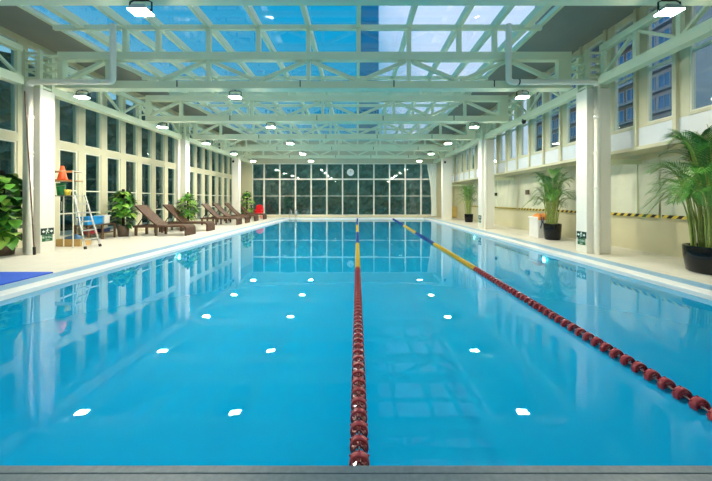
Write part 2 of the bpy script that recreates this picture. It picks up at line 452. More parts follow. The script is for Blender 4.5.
# ------------------------------------------------------------------ roof trusses
ordinal = ['first', 'second', 'third', 'fourth', 'fifth']
PK = [-7.95, -4.74, -1.55, 1.66, 4.87]; VL = [-9.45, -6.35, -3.15, 0.05, 3.26, 6.45]
def truss(y):
    r = thing('roof_truss', '', 'roof truss', (0, y, 5.2))
    mb = MB(); mb.box(-9.5, 6.8, y-0.1, y+0.1, 5.24, 5.46); mb.box(-9.5, 6.8, y-0.16, y+0.16, 5.2, 5.24)
    mb.build('bottom_chord', M['steel'], r)
    mb = MB(); mb.box(-9.5, 6.8, y-0.1, y+0.1, 6.13, 6.38); mb.build('top_chord', M['steel'], r)
    for x in PK: MB().box(x-0.06, x+0.06, y-0.06, y+0.06, 5.46, 6.13).build('web_post', M['steel'], r)
    for x, wd in ((-9.42, 0.08), (6.6, 0.2)): MB().box(x-wd, x+wd, y-0.09, y+0.09, 5.46, 6.13).build('end_post', M['steel'], r)
    for i, p in enumerate(PK):
        for v, sx in ((VL[i], -1), (VL[i+1], 1)):
            ex = 0.15 if abs(v+9.45) < .1 or abs(v-6.45) < .1 else 0.06
            MB().bar((p+sx*0.12, y, 6.1), (v-sx*ex, y, 5.5), 0.1, 0.13, up=(0,1,0)).build('diagonal_brace', M['steel'], r)
    for x in (-5.7, -1.8, 1.17, 4.35):
        MB().box(x-.015, x+.015, y-.112, y-.10, 5.25, 5.47).box(x-.015, x+.015, y-.112, y+.112, 5.46, 5.472).build('chord_strap', M['dark'], r)
    for x in RAF[1:10]:
        MB().box(x-0.07, x+0.07, y-0.06, y+0.06, 6.38, 7.16).build('skylight_post', M['steel'], r)
    for k in range(4):
        z = 5.5+0.25*k
        MB().box(-9.98, -9.5, y-0.05, y+0.05, z, z+0.05).build('end_bracket', M['steel'], r)
        MB().box(6.8, 7.18, y-0.05, y+0.05, z, z+0.05).build('end_bracket', M['steel'], r)
    return r
t0 = truss(TY[0])
lbls = ['white steel lattice roof truss with the drain pipes along it, closest complete one',
        'second white lattice roof truss back from the camera end, above second lamp row',
        'third white lattice roof truss, midway along the pool',
        'fourth white lattice roof truss from the camera end, next to last before the end glazing',
        'last small-looking lattice roof truss, just in front of the end window wall']
for i, y in enumerate(TY):
    o = t0 if i == 0 else copy_tree(t0)
    place(o, (0, y, 5.2)); o['label'] = lbls[i]; o['group'] = 'roof trusses across the pool'
o = copy_tree(t0); place(o, (0, 5.13, 5.2)); o['group'] = 'roof trusses across the pool'
o['label'] = 'closest roof truss, only its bottom chord showing across the whole top edge'

# side trusses along the column lines
def side_truss(x, y0, y1, label):
    r = thing('side_truss', label, 'side truss', (x, y0, 5.2), 'lattice trusses along the column lines')
    MB().box(x-0.13, x+0.13, y0, y1, 5.2, 5.46).build('bottom_chord', M['steel'], r)
    MB().box(x-0.1, x+0.1, y0, y1, 6.2, 6.38).build('top_chord', M['steel'], r)
    nn = max(1, round((y1-y0)/1.1)); st = (y1-y0)/nn
    for k in range(nn+1):
        yy = min(max(y0+k*st, y0+0.05), y1-0.05)
        MB().box(x-0.05, x+0.05, yy-0.05, yy+0.05, 5.46, 6.2).build('web_post', M['steel'], r)
    for k in range(nn):
        a, c = y0+k*st, y0+(k+1)*st
        p, q = ((x, a+0.09, 5.5), (x, c-0.09, 6.16)) if k % 2 else ((x, a+0.09, 6.16), (x, c-0.09, 5.5))
        MB().bar(p, q, 0.07, 0.09, up=(1,0,0)).build('diagonal_brace', M['steel'], r)
cuts = (1.4, 9.32, 17.08, 24.72, 28.25)
sl = ['nearest side truss over the glazed lounger side, ahead of the first column',
      'lattice side truss above the ladder and first loungers, between first two columns',
      'lattice side truss over the far loungers, between second and third columns',
      'short lattice side truss by the far corner on the lounger side']
sr = ['nearest side truss beside the big palm, under the closest clerestory windows',
      'lattice side truss above the palm and white box, between first two columns',
      'lattice side truss before the clerestory, between second and third columns',
      'short lattice side truss in the far corner on the clerestory side']
for k in range(4):
    ya = (1.4, 9.62, 17.37, 24.97)[k]; yb = (8.9, 16.88, 24.48, 28.25)[k]
    side_truss(-10.28, ya, yb, sl[k]); side_truss(7.48, ya, yb, sr[k])

# ------------------------------------------------------------------ pipes
def arc(c, r, a0, a1, u, v, n=6):
    c, u, v = Vector(c), Vector(u), Vector(v)
    return [c + u*(r*math.cos(a0+(a1-a0)*k/n)) + v*(r*math.sin(a0+(a1-a0)*k/n)) for k in range(n+1)]
def drain(x, xr, label):
    y = 9.02; s = 1 if xr > x else -1; zz = 5.32; q = 0.14
    r = thing('drain_pipe', label, 'pipe', (x, y, 0))
    pts = [(x, y, 0.0), (x, y, zz-q)] + arc((x+s*q, y, zz-q), q, PI, PI/2, (s,0,0), (0,0,1))
    pts += arc((xr-s*q, y, zz+q), q, -PI/2, 0, (s,0,0), (0,0,1)) + [(xr, y, 7.1)]
    MB().tube(pts, 0.085, 10).build('pipe', M['pipe'], r)
    for z in (0.9, 2.0, 3.1, 4.2): MB().tube([(x, y, z), (x, y, z+0.08)], 0.1, 10).build('coupling', M['pipe'], r)
    MB().tube([(xr-.33*s, y, zz), (xr-.29*s, y, zz)], 0.095, 10).build('clamp', M['dark'] if s < 0 else M['steel'], r)
drain(-10.12, -7.54, 'white drain pipe up the first column beside the leafy pothos, bending along the truss')
drain(7.42, 4.68, 'white drain pipe up the column between the two palms, bending along the truss')
for x, lab in ((7.42, 'straight white pipe on the second column beyond the palm and white box'),):
    tag(MB().tube([(x, 16.812, 0), (x, 16.812, 5.15)], 0.085, 10).build('drain_pipe', M['pipe']), lab, 'pipe')
tag(MB().tube([(-10.28, 16.812, 0), (-10.28, 16.812, 5.15)], 0.085, 10).build('drain_pipe', M['pipe']),
    'straight white pipe on the second column behind the lounger plant', 'pipe')
for y, lab in ((9.62, 'steel tie beam from the near column to the sheeted wall'), (17.4, 'steel tie beam from the second column to the sheeted wall'), (25.0, 'steel tie beam from the last column to the wall by the cabinet')):
    tag(MB().box(7.97 if y < 25 else 7.6, 9.38, y, y+0.12, 2.86, 3.02).build('tie_beam', M['steel']), lab, 'beam')

# ------------------------------------------------------------------ floodlights
def flood(x, y, z):
    r = thing('floodlight', '', 'floodlight', (x, y, z))
    w, d = 0.16, 0.095
    mb = MB()
    lo = [(x-w-.01,y-d-.01,z),(x+w+.01,y-d-.01,z),(x+w+.01,y+d+.01,z),(x-w-.01,y+d+.01,z)]
    hi = [(x-w*.7,y-d*.7,z+.1),(x+w*.7,y-d*.7,z+.1),(x+w*.7,y+d*.7,z+.1),(x-w*.7,y+d*.7,z+.1)]
    mb.add(lo+hi, [(4,5,6,7),(0,1,5,4),(1,2,6,5),(2,3,7,6),(3,0,4,7),(0,3,2,1)])
    mb.build('housing', M['housing'], r)
    MB().box(x-w, x+w, y-d, y+d, z-.012, z-.002).build('lamp_glass', M['lamp'], r)
    MB().tube([(x-w-.03,y,z+.03),(x-w-.03,y,z+.17),(x-w+.03,y,z+.2),(x+w-.03,y,z+.2),(x+w+.03,y,z+.17),(x+w+.03,y,z+.03)], .014, 6).build('bracket', M['dark'], r)
    for sx in (-1, 1): MB().tube([(x+sx*(w+.035),y,z+.03),(x+sx*(w-.005),y,z+.03)], .02, 6).build('knob', M['dark'], r)
    MB().tube([(x,y,z+.19),(x,y,z+.23)], .016, 6).build('hanger', M['dark'], r)
    return r
fl0 = None
rows = [('over the lounger deck', -8.8), ('over the lounger-side water', -3.9), ('over the palm-side water', 5.3)]
where = ['hanging at the top edge of the view', 'under the closest truss', 'under the second truss', 'under the third truss', 'under the fourth truss', 'under the last truss']
for j, (rl, x) in enumerate(rows):
    for k, y in enumerate((5.08,)+TY):
        if k == 0 and j == 0: continue
        z = 4.97 if k else 4.95
        if fl0 is None: o = fl0 = flood(x, y, z)
        else: o = copy_tree(fl0)
        xx = {(0,1): -3.76, (0,2): 5.43}.get((k, j), x)
        place(o, (xx, y, z)); o['label'] = f'lit floodlight {where[k]}, {rl}'; o['group'] = 'roof floodlights'

# ------------------------------------------------------------------ underwater lamps
for x, y, lab in ((-6.3, 10.3, 'round lamp glowing under water in the pool side below the ladder'),
                  (6.3, 9.8, 'round lamp glowing under water below the first palm-side column'),
                  (6.3, 15.6, 'round lamp glowing under water near the palm and white box')):
    s = 1 if x < 0 else -1
    r = thing('pool_lamp', lab, 'pool lamp', (x, y, -0.32))
    mb = MB(); q = [(x+s*0.03, y+.10*math.cos(2*PI*k/20), -.32+.10*math.sin(2*PI*k/20)) for k in range(20)]
    q2 = [(x, v[1], v[2]) for v in q]
    mb.add(q+q2, [tuple(range(20)), tuple(range(20,40))]+[(k,(k+1)%20,20+(k+1)%20,20+k) for k in range(20)])
    mb.build('lens', M['plamp'], r)
    MB().tube([(x+s*.02, y+.115*math.cos(2*PI*k/20), -.32+.115*math.sin(2*PI*k/20)) for k in range(20)], .02, 6, closed=True).build('rim', M['chrome'], r)

# ------------------------------------------------------------------ lane ropes
SP = 0.134
def disc_mb(c, mi=0, mb=None):
    mb = mb or MB(); n = 16; R, r, a = .069, .057, .025
    cx, cy, cz = c
    prof = ((r, -a), (R-.004, -a), (R, -a*.5), (R, a*.5), (R-.004, a), (r, a))
    vs = []; fs = []
    for (rad, yy) in prof:
        for k in range(n): vs.append((cx+rad*math.cos(2*PI*k/n), cy+yy, cz+rad*math.sin(2*PI*k/n)))
    m = len(prof)
    for i in range(m):
        j = (i+1) % m
        for k in range(n): fs.append((i*n+k, j*n+k, j*n+(k+1) % n, i*n+(k+1) % n))
    mb.add(vs, fs, mi, True)
    for k in range(6):
        t = PI/2 + PI*k/3; d = Vector((math.cos(t), 0, math.sin(t)))
        p = Vector(c)
        mb.bar(p + d*.014 + Vector((0,.045,0)), p + d*.060, .010, .05, up=(0,1,0), mi=mi)
    mb.tube([(cx,cy-.01,cz),(cx,cy+.064,cz)], .018, 8, mi=mi)
    return mb
def lane_rope(xa, xb, lab):
    z = WZ+0.025; X = lambda q: xa+(xb-xa)*(q-PY0)/(PY1-PY0)
    r = thing('lane_rope', lab, 'lane rope', (xa, PY0, z), 'lane ropes floating on the pool')
    MB().tube([(xa, PY0+0.005, z), (xb, PY1-0.005, z)], .008, 6).build('cable', M['cable'], r)
    protos = {}
    N = int((PY1-PY0-.16)/SP)
    rest = MB()
    for i in range(N):
        y = PY0+.075+i*SP; x = X(y)
        c = 'red' if y < 7.3 else 'yellow' if y < 11.45 else 'blue' if y < 15.4 else 'yellow' if y < 19.8 else 'blue'
        if i < 100:
            if c not in protos:
                protos[c] = disc_mb((x, y, z)).build('float_disc', M[c], r, origin=(x, y, z))
            else:
                d = protos[c].copy(); COL.objects.link(d); d.location = (Vector((x, y, z))-Vector(r['_o']))*U; d['_o'] = [x, y, z]
        else:
            disc_mb((x, y, z), {'blue': 0, 'yellow': 1}[c], rest)
    o = rest.build('far_float_discs', [M['blue'], M['yellow']], r); o['kind'] = 'stuff'
lane_rope(0.015, 0.03, 'lane rope of red, yellow and blue floats straight down the middle of the pool')
lane_rope(2.88, 3.32, 'lane rope of red, yellow and blue floats running diagonally towards the palm side')

# ------------------------------------------------------------------ sun loungers
def lounger(y0):
    x, W = 0.0, 0.8
    r = thing('sun_lounger', '', 'sun lounger', (x, y0, 0))
    # seat with curled foot (profile in x,z; pool end at x=0)
    def slab(path, t):
        out = []; inn = []
        for i, p in enumerate(path):
            a = Vector(path[max(i-1,0)]); c = Vector(path[min(i+1,len(path)-1)])
            d = (c-a).normalized(); nrm = Vector((-d.y, d.x))
            out.append(tuple(Vector(p)+nrm*t/2)); inn.append(tuple(Vector(p)-nrm*t/2))
        return out + inn[::-1]
    cur = [(-1.36, .45), (-.9, .44), (-.4, .445), (-.2, .45)] + [(-.2+.15*math.sin(a), .30+.15*math.cos(a)) for a in (.3, .6, .9, 1.2, PI/2)] + [(-.05, .15), (-.05, 0.0)]
    MB().prism(slab(cur, .1), 'y', y0, y0+W).build('seat', M['wicker'], r, bevel=.012)
    MB().prism(slab([(-1.40, .47), (-1.70, .70), (-2.05, 1.03), (-2.44, 1.42)], .07), 'y', y0+.02, y0+W-.02).build('backrest', M['wicker'], r, bevel=.012)
    mb = MB()
    for yy in (y0, y0+W-.08): mb.box(-2.52, -1.36, yy, yy+.08, .38, .48)
    mb.box(-2.52, -2.44, y0+.08, y0+W-.08, .38, .48); mb.build('head_frame', M['wicker'], r)
    for xx in (-2.45, -1.5):
        for yy in (y0+.005, y0+W-.095): MB().box(xx, xx+.09, yy, yy+.09, 0, .38).build('leg', M['wicker'], r)
    for yy in (y0+.1, y0+W-.1): MB().bar((-2.04, yy, .95), (-2.36, yy, .485), .03, .03).build('back_strut', M['dark'], r)
    return r
l0 = lounger(0.0)
LL = [(13.7, 'brown wicker sun lounger in front, beside the first bushy pothos plant'),
      (15.66, 'second brown wicker sun lounger, a leafy plant just behind it'),
      (19.56, 'third brown wicker sun lounger, first one beyond the second leafy plant'),
      (21.07, 'fourth brown wicker sun lounger, between the third and the fifth in the line'),
      (22.95, 'fifth brown wicker sun lounger, next to last before the red chair'),
      (25.1, 'last brown wicker sun lounger, in front of the red chair and small plant')]
for i, (y, lab) in enumerate(LL):
    o = l0 if i == 0 else copy_tree(l0)
    place(o, (-8.0, y, 0)); o['label'] = lab; o['group'] = 'sun loungers along the pool deck'
r = thing('side_table', 'low brown wicker side table between the first two loungers', 'side table', (-10.1, 15.2, 0))
MB().box(-10.42, -9.95, 14.95, 15.42, .44, .52).build('table_top', M['wicker'], r, bevel=.01)
for xx in (-10.40, -10.05):
    for yy in (14.97, 15.32): MB().box(xx, xx+.08, yy, yy+.08, 0, .44).build('leg', M['wicker'], r)

# ------------------------------------------------------------------ plants
def leaf(mb, base, d, nrm, L, W, mi):
    """broad heart-shaped leaf folded along its midrib, drooping to the tip"""
    d = d.normalized(); s = d.cross(nrm).normalized(); nrm = s.cross(d).normalized()
    prof = ((0, .0), (.08, .62), (.25, 1.0), (.5, .9), (.75, .52), (1.0, 0))
    mid = []; lf = []; rt = []
    for (t, w) in prof:
        c = base + d*(L*t) + nrm*(-.28*L*t*t)
        mid.append(c); lf.append(c + s*(W/2*w) + nrm*(.10*W*w)); rt.append(c - s*(W/2*w) + nrm*(.10*W*w))
    vs = mid+lf+rt; k = len(prof); fs = []
    for i in range(k-1):
        fs.append((i, i+1, k+i+1, k+i)); fs.append((i+1, i, 2*k+i, 2*k+i+1))
    mb.add(vs, fs, mi, True)
def pothos(x, y, label, pot_r, pot_h, zt, rad, nl, ls, seed, avoid=None, square=False, zb=None):
    rnd = random.Random(seed)
    r = thing('potted_pothos', label, 'potted plant', (x, y, 0), 'climbing pothos on the lounger deck')
    mb = MB().lathe((x,y,0), [(0,.0),(pot_r*.78,0),(pot_r,pot_h),(pot_r*.9,pot_h),(pot_r*.86,pot_h*.85)], 24)
    mb.build('pot', M['brownpot'], r)
    MB().lathe((x,y,0), [(0,pot_h*.88),(pot_r*.87,pot_h*.86)], 20).build('soil', M['soil'], r)
    MB().tube([(x,y,pot_h*.8),(x,y,zt+.08)], .055, 8).build('moss_pole', M['moss'], r)
    mb = MB(); z0 = zb if zb is not None else pot_h
    k = 0; tries = 0
    while k < nl and tries < nl*8:
        tries += 1
        t = rnd.random(); a = rnd.uniform(0, 2*PI)
        z = z0 + (zt-z0)*t
        prof = (1-(abs(t-.42)/.62)**2.2) if t > .42 else (.62+.38*t/.42)
        q = rad*max(.12, prof)*rnd.uniform(.45, .95)
        d = Vector((math.cos(a), math.sin(a), 0))
        base = Vector((x, y, z)) + d*q*.75
        dd = d + Vector((rnd.uniform(-.5,.5), rnd.uniform(-.5,.5), rnd.uniform(-.75, .35)))
        L = ls*rnd.uniform(.7, 1.2)
        tip = base + dd.normalized()*L
        if avoid and any(avoid(p) for p in (tip, base, (tip+base)/2, tip-Vector((0,0,.28*L)))): continue
        if tip.z < 0.25: continue
        leaf(mb, base, dd, Vector((0,0,1))+d*rnd.uniform(.1,.9), L, L*.74, rnd.choice((0,0,1,1,1,2,2,3)))
        k += 1
    mb.build('foliage', [M['leafa'], M['leafb'], M['leafc'], M['leafd']], r)
incol = lambda yc: (lambda p: (-10.75 < p.x < -9.93 and yc-.1 < p.y < yc+.55) or p.x < XL+.25)
pothos(-10.8, 8.9, 'biggest potted pothos with broad bright leaves, at the frame edge before the first column', .30, .55, 2.5, 1.2, 270, .40, 3, lambda p: incol(9.0)(p) or p.x < XL+.25 or (p.x > -10.6 and 8.76 < p.y < 9.75) or (p.x > -10.05 and p.y > 8.55))
pothos(-10.85, 13.56, 'tall potted pothos on a moss pole between the low shelf and first lounger', .25, .5, 2.1, .60, 230, .30, 5, lambda p: p.x < XL+.25 or (p.y < 13.4 and p.z < .8) or (p.y > 13.6 and p.x > -10.5 and p.z < .6))
pothos(-9.65, 16.675, 'potted pothos on a moss pole behind the second lounger, beside a column', .195, .45, 2.05, .62, 210, .29, 8, lambda p: incol(16.85)(p) or (p.y < 16.52 and p.z < .62), zb=.6)
pothos(-9.98, 26.5, 'small distant potted pothos beside the red chair in the far corner', .24, .45, 2.4, .78, 170, .36, 11, lambda p: p.x < -10.9)

def frond(x, y, z0, az, h1, reach, droop, nl, ll, rnd, limx, pr=.4):
    """one stem rising from the pot and arching out, with paired leaflets"""
    cane = MB(); mb = MB()
    d = Vector((math.cos(az), math.sin(az), 0))
    if d.x > 0: reach = min(reach, (limx-x-.12)/d.x)
    P0 = Vector((x, y, z0)) + d*rnd.uniform(.1, .72)*pr
    P1 = P0 + Vector((0,0,h1*.62)) + d*reach*.08
    P2 = P0 + Vector((0,0,h1)) + d*reach*.28
    P3 = P0 + Vector((0,0,h1-droop)) + d*reach
    def B(t): return P0*(1-t)**3 + P1*(3*t*(1-t)**2) + P2*(3*t*t*(1-t)) + P3*t**3
    pts = [B(k/14) for k in range(15)]
    for p in pts: p.x = min(p.x, limx if p.z < 3.1 else XR-.15)
    cane.tube(pts, [.020-.0011*k for k in range(15)], 5)
    for i in range(nl):
        t = .40 + .6*i/(nl-1); p = B(t); tn = (B(min(1,t+.02))-B(t-.02)).normalized()
        s = tn.cross(Vector((0,0,1)))
        s = s.normalized() if s.length > 1e-3 else Vector((1,0,0))
        up = s.cross(tn).normalized()
        f = (t-.40)/.6
        L = ll*(.5+1.9*f*(1-f)-.22*f)
        for sg in (-1, 1):
            dd = (tn*(.75+.3*f) + s*sg*.8 + up*.22).normalized()
            a = p; m = p + dd*L*.5; e = p + dd*L - Vector((0,0,L*rnd.uniform(.10,.34)))
            wv = dd.cross(up).normalized()*(.0115)
            vs = [a - wv*.5, a + wv*.5, m + wv, m - wv, e]
            if max(v.x for v in vs) > limx or max(v.z for v in vs) > 5.0: continue
            if max(v.x for v in vs) > XR-.12 and max(v.z for v in vs) > 3.12: continue
            mb.add(vs, [(0,1,2,3),(3,2,4)], 0, True)
    return cane, mb
def palm(x, y, label, pot, h, reach, nf, ll, nl, seed, limx):
    rnd = random.Random(seed)
    pr, ph, sq = pot
    r = thing('potted_palm', label, 'potted palm', (x, y, 0), 'areca palms along the sheeted wall')
    mb = MB()
    if sq:
        q = pr
        def ring(s, z): return [(x-s,y-s,z),(x+s,y-s,z),(x+s,y+s,z),(x-s,y+s,z)]
        vs = ring(q*.86,0)+ring(q,ph)+ring(q*.88,ph)+ring(q*.84,ph*.85)
        fs = [(3,2,1,0)]
        for i in range(3):
            for k in range(4): fs.append((i*4+k, i*4+(k+1)%4, (i+1)*4+(k+1)%4, (i+1)*4+k))
        mb.add(vs, fs); mb.build('pot', M['blackpot'], r, bevel=.02)
        MB().box(x-q*.84, x+q*.84, y-q*.84, y+q*.84, ph*.8, ph*.86).build('soil', M['soil'], r)
    else:
        mb.lathe((x,y,0), [(0,0),(pr*.80,0),(pr*.88,.05*ph),(pr*.98,.6*ph),(pr,ph*.95),(pr*.98,ph),(pr*.9,ph),(pr*.87,ph*.85)], 32)
        mb.build('pot', M['blackpot'], r)
        MB().lathe((x,y,0), [(0,ph*.88),(pr*.88,ph*.86)], 24).build('soil', M['soil'], r)
    for i in range(nf):
        az = 2*PI*i/nf*2.6 + rnd.uniform(-.3,.3)
        inner = i/nf
        c, f = frond(x, y, ph*.85, az, (h-ph)*(1.06-.50*inner*rnd.uniform(.7,1.15)), reach*rnd.uniform(.55,1.0)*(.55+.6*inner), (h-ph)*rnd.uniform(.06,.30)*(.5+inner), nl, ll, rnd, limx, pr)
        fo = f.build('frond', M['palm'] if rnd.random() < .6 else M['palmd'], r)
        c.build('stem', M['cane'], fo)
palm(8.22, 6.72, 'largest potted palm, in a round black pot cut by the frame edge', (.5, .62, False), 3.5, 1.1, 46, .60, 26, 2, 9.3)
palm(8.3, 12.4, 'potted palm in a black pot beside the white box with orange vest', (.33, .68, False), 3.1, 1.05, 32, .48, 20, 4, 9.3)
palm(8.5, 22.2, 'smallest-looking potted palm, far down by the second column', (.32, .62, False), 3.0, .95, 26, .48, 16, 6, 9.3)

# ------------------------------------------------------------------ things on the lounger deck
# leaning ladder
r = thing('ladder', 'aluminium ladder leaning on the white rack behind the first column', 'ladder', (-9.25, 10.25, 0))
A0, A1 = Vector((-9.25, 9.95, 0)), Vector((-9.27, 10.55, 0)); T0, T1 = Vector((-9.80, 10.12, 1.86)), Vector((-9.80, 10.52, 1.86))
for a, t in ((A0, T0), (A1, T1)):
    o = MB().bar(a+(t-a)*.03, t, .026, .05, up=(0,1,0)).build('rail', M['alu'], r)
    MB().bar(a+(t-a)*.002, a+(t-a)*.05, .042, .075, up=(0,1,0)).build('rubber_foot', M['dark'], o)
for k in range(5):
    t = .17+.165*k
    MB().bar(A0+(T0-A0)*t, A1+(T1-A1)*t, .075, .042).build('rung', M['alu'], r)
# rack
r = thing('storage_rack', 'tall white tube rack with pale boards, the ladder leaning on it', 'rack', (-10.4, 10.33, 0))
for xx in (-10.95, -9.87):
    for yy in (10.15, 10.5): MB().tube([(xx,yy,0),(xx,yy,2.72)], .018, 8).build('post', M['frame'], r)
for yy in (10.15, 10.5): MB().tube([(-10.55,yy,0),(-10.55,yy,1.84)], .018, 8).build('post', M['frame'], r)
MB().box(-11.0, -9.82, 10.17, 10.48, 2.33, 2.37).build('board', M['wood'], r)
MB().box(-11.0, -9.82, 10.17, 10.48, 1.81, 1.845).build('board', M['alu'], r)
for z in (2.68,):
    for yy in (10.15, 10.5): MB().tube([(-10.95,yy,z),(-9.87,yy,z)], .02, 6).build('crossbar', M['wood'], r)
for xx in (-10.95, -9.87): MB().tube([(xx,10.15,2.68),(xx,10.5,2.68)], .016, 6).build('crossbar', M['frame'], r)
r = thing('traffic_cone', 'orange cone standing on the upper board of the rack', 'cone', (-10.42, 10.33, 2.37))
MB().lathe((-10.42,10.33,2.37), [(0,.03),(.15,.03),(.14,.05),(.05,.5),(.035,.52),(0,.52)], 20).build('cone_body', M['orange'], r)
MB().box(-10.6,-10.24, 10.19, 10.47, 2.372, 2.40).build('base', M['orange'], r)
r = thing('bucket', 'green bucket on the lower board of the rack, below the orange cone', 'bucket', (-10.47, 10.33, 1.85))
MB().lathe((-10.47,10.33,1.85), [(0,0),(.10,0),(.135,.42),(.12,.42),(.09,.03),(0,.03)], 20).build('bucket_body', M['green'], r)
MB().tube(arc((-10.47,10.33,1.85+.36), .14, 0, PI, (1,0,0), (0,-.9,-.35), 8), .008, 5).build('handle', M['alu'], r)
r = thing('bucket', 'small yellow pail standing beside the green bucket on the rack', 'bucket', (-10.2, 10.3, 1.85))
MB().lathe((-10.2,10.3,1.85), [(0,0),(.07,0),(.095,.2),(.085,.2),(.06,.02),(0,.02)], 16).build('bucket_body', M['ybucket'], r)
# cardboard box with cloth
r = thing('cardboard_box', 'low tan cardboard box on the deck behind the first column', 'box', (-10.45, 10.77, 0))
mb = MB(); X0,X1,Y0,Y1,H = -10.88,-10.02,10.55,11.0,.26
mb.box(X0,X1,Y0,Y1,0,.03); mb.box(X0,X0+.03,Y0,Y1,.03,H); mb.box(X1-.03,X1,Y0,Y1,.03,H); mb.box(X0+.03,X1-.03,Y0,Y0+.03,.03,H); mb.box(X0+.03,X1-.03,Y1-.03,Y1,.03,H)
mb.build('box_body', M['card'], r)
mb = MB(); nn = 12; vs = []; fs = []
for i in range(nn+1):
    for j in range(nn+1):
        u, v = i/nn, j/nn
        vs.append((X0+.06+.74*u, Y0+.05+.35*v, .2+.2*math.sin(PI*u)**.6*math.sin(PI*v)**.6+.03*math.sin(9*u+4*v)*math.sin(PI*u)*math.sin(PI*v)) if 0<i<nn and 0<j<nn else (X0+.06+.74*u, Y0+.05+.35*v, .2))
for i in range(nn):
    for j in range(nn):
        a = i*(nn+1)+j; fs.append((a, a+nn+1, a+nn+2, a+1))
mb.add(vs, fs, 0, True); mb.box(X0+.06, X1-.06, Y0+.05, Y1-.05, .035, .2)
tag(mb.build('folded_cloth', M['bluecloth']), 'slate blue cloth heaped in the low cardboard box', 'cloth')
# low shelf
r = thing('low_shelf', 'low dark two-tier shelf against the glazing behind the ladder', 'shelf', (-11.2, 12.5, 0))
MB().box(-11.5, -10.9, 11.85, 13.2, .6, .65).build('top_board', M['dwood'], r)
MB().box(-11.48, -10.92, 11.9, 13.15, .24, .28).build('lower_board', M['dwood'], r)
for xx in (-11.5, -10.96):
    for yy in (11.85, 12.5, 13.14): MB().box(xx, xx+.06, yy, yy+.06, 0, .6).build('leg', M['dwood'], r)
def tub(nm, x0,x1,y0,y1,z,h,mat,lab,cat,rim=True):
    t = thing(nm, lab, cat, ((x0+x1)/2,(y0+y1)/2,z))
    mb = MB(); k=.025
    mb.box(x0,x1,y0,y1,z,z+k); mb.box(x0,x0+k,y0,y1,z+k,z+h); mb.box(x1-k,x1,y0,y1,z+k,z+h); mb.box(x0+k,x1-k,y0,y0+k,z+k,z+h); mb.box(x0+k,x1-k,y1-k,y1,z+k,z+h)
    mb.build('tub_body', M[mat], t, bevel=.01)
    mb = MB(); q=.03
    mb.box(x0-q,x1+q,y0-q,y0+.01,z+h-.04,z+h+.005); mb.box(x0-q,x1+q,y1-.01,y1+q,z+h-.04,z+h+.005); mb.box(x0-q,x0+.01,y0+.01,y1-.01,z+h-.04,z+h+.005); mb.box(x1-.01,x1+q,y0+.01,y1-.01,z+h-.04,z+h+.005)
    mb.build('rim', M[mat], t)
tub('storage_tub', -11.4,-10.98,11.92,12.62,.65,.34,'bluebin','bright blue plastic tub on top of the low shelf','tub')
tub('storage_tub', -11.4,-11.0,12.72,13.0,.65,.36,'white','pale container beside the blue tub on the low shelf','tub')
tub('storage_tub', -11.4,-11.03,12.62,13.05,.283,.15,'navy','navy tray on the lower tier of the low shelf','tray')
def fold(x0,x1,y0,y1,z,h,mat,nm,lab,cat):
    mb = MB(); 
    for k in range(3):
        a = h/3; q = .012*k
        mb.box(x0+q,x1-q,y0+q,y1-q,z+a*k+.002,z+a*(k+1))
    tag(mb.build(nm, M[mat], bevel=.012), lab, cat)
fold(-11.35,-11.02,12.0,12.42,.28,.2,'redbin','folded_towel','folded dark red towel on the lower tier of the shelf','towel')
fold(-11.33,-11.1,12.68,12.98,.312,.2,'white','folded_towel','folded white towel in the navy tray of the shelf','towel')
# pool pole leaning on the first column
r = thing('pool_pole', 'thin pole with a dark foot leaning on the first column beside the drain pipe', 'pole', (-9.86, 8.95, 0))
MB().tube([(-9.89,8.95,.12),(-10.13,8.9,5.0)], .016, 6).build('shaft', M['dwood'], r)
MB().tube([(-9.885,8.95,0.0),(-9.893,8.95,.24)], .035, 8).build('foot', M['dark'], r)
# blue mat
tag(MB().box(-10.6,-6.99,4.6,6.72,0.0,.03).build('rubber_mat', M['mat'], bevel=.008), 'royal blue mat lying on the deck at the frame edge', 'mat')
# red chair far corner
r = thing('plastic_chair', 'red plastic chair with rounded back in the far corner', 'chair', (-9.0, 26.75, 0))
def chp(u, z): return (u, z)
out = [(-.36,0.45),(.36,.45)] + [(.36*math.cos(a)**1 , .95+.33*math.sin(a)) for a in [PI*k/10 for k in range(11)]]
mb = MB(); mb.prism([(-9.0+u, z) for u, z in out], 'y', 26.95, 27.02); mb.build('backrest', M['redchair'], r, bevel=.02)
MB().box(-9.36,-8.64,26.4,26.95,.45,.52).build('seat', M['redchair'], r, bevel=.02)
for xx in (-9.34,-8.72):
    MB().box(xx,xx+.06,26.42,26.98,.72,.78).build('armrest', M['redchair'], r, bevel=.01)
    for yy in (26.42,26.92): MB().box(xx,xx+.06,yy,yy+.06,0,.45 if yy > 26.5 else .72).build('leg', M['redchair'], r)
# grab rail
r = thing('grab_rail', 'chrome pool ladder handrails in the far corner of the pool', 'pool ladder', (-6.7, 26.6, 0))
for xx in (-6.95, -6.45):
    pts = [(xx, 27.55, 0)] + arc((xx, 27.25, .45), .30, 0, PI, (0,1,0), (0,0,1), 10) + [(xx, 26.93, -.5)]
    MB().tube(pts, .032, 8).build('rail', M['chrome'], r)
r.location = Vector((-6.7+.75, 26.6, 0))*U; r['_o'] = [-5.95, 26.6, 0]

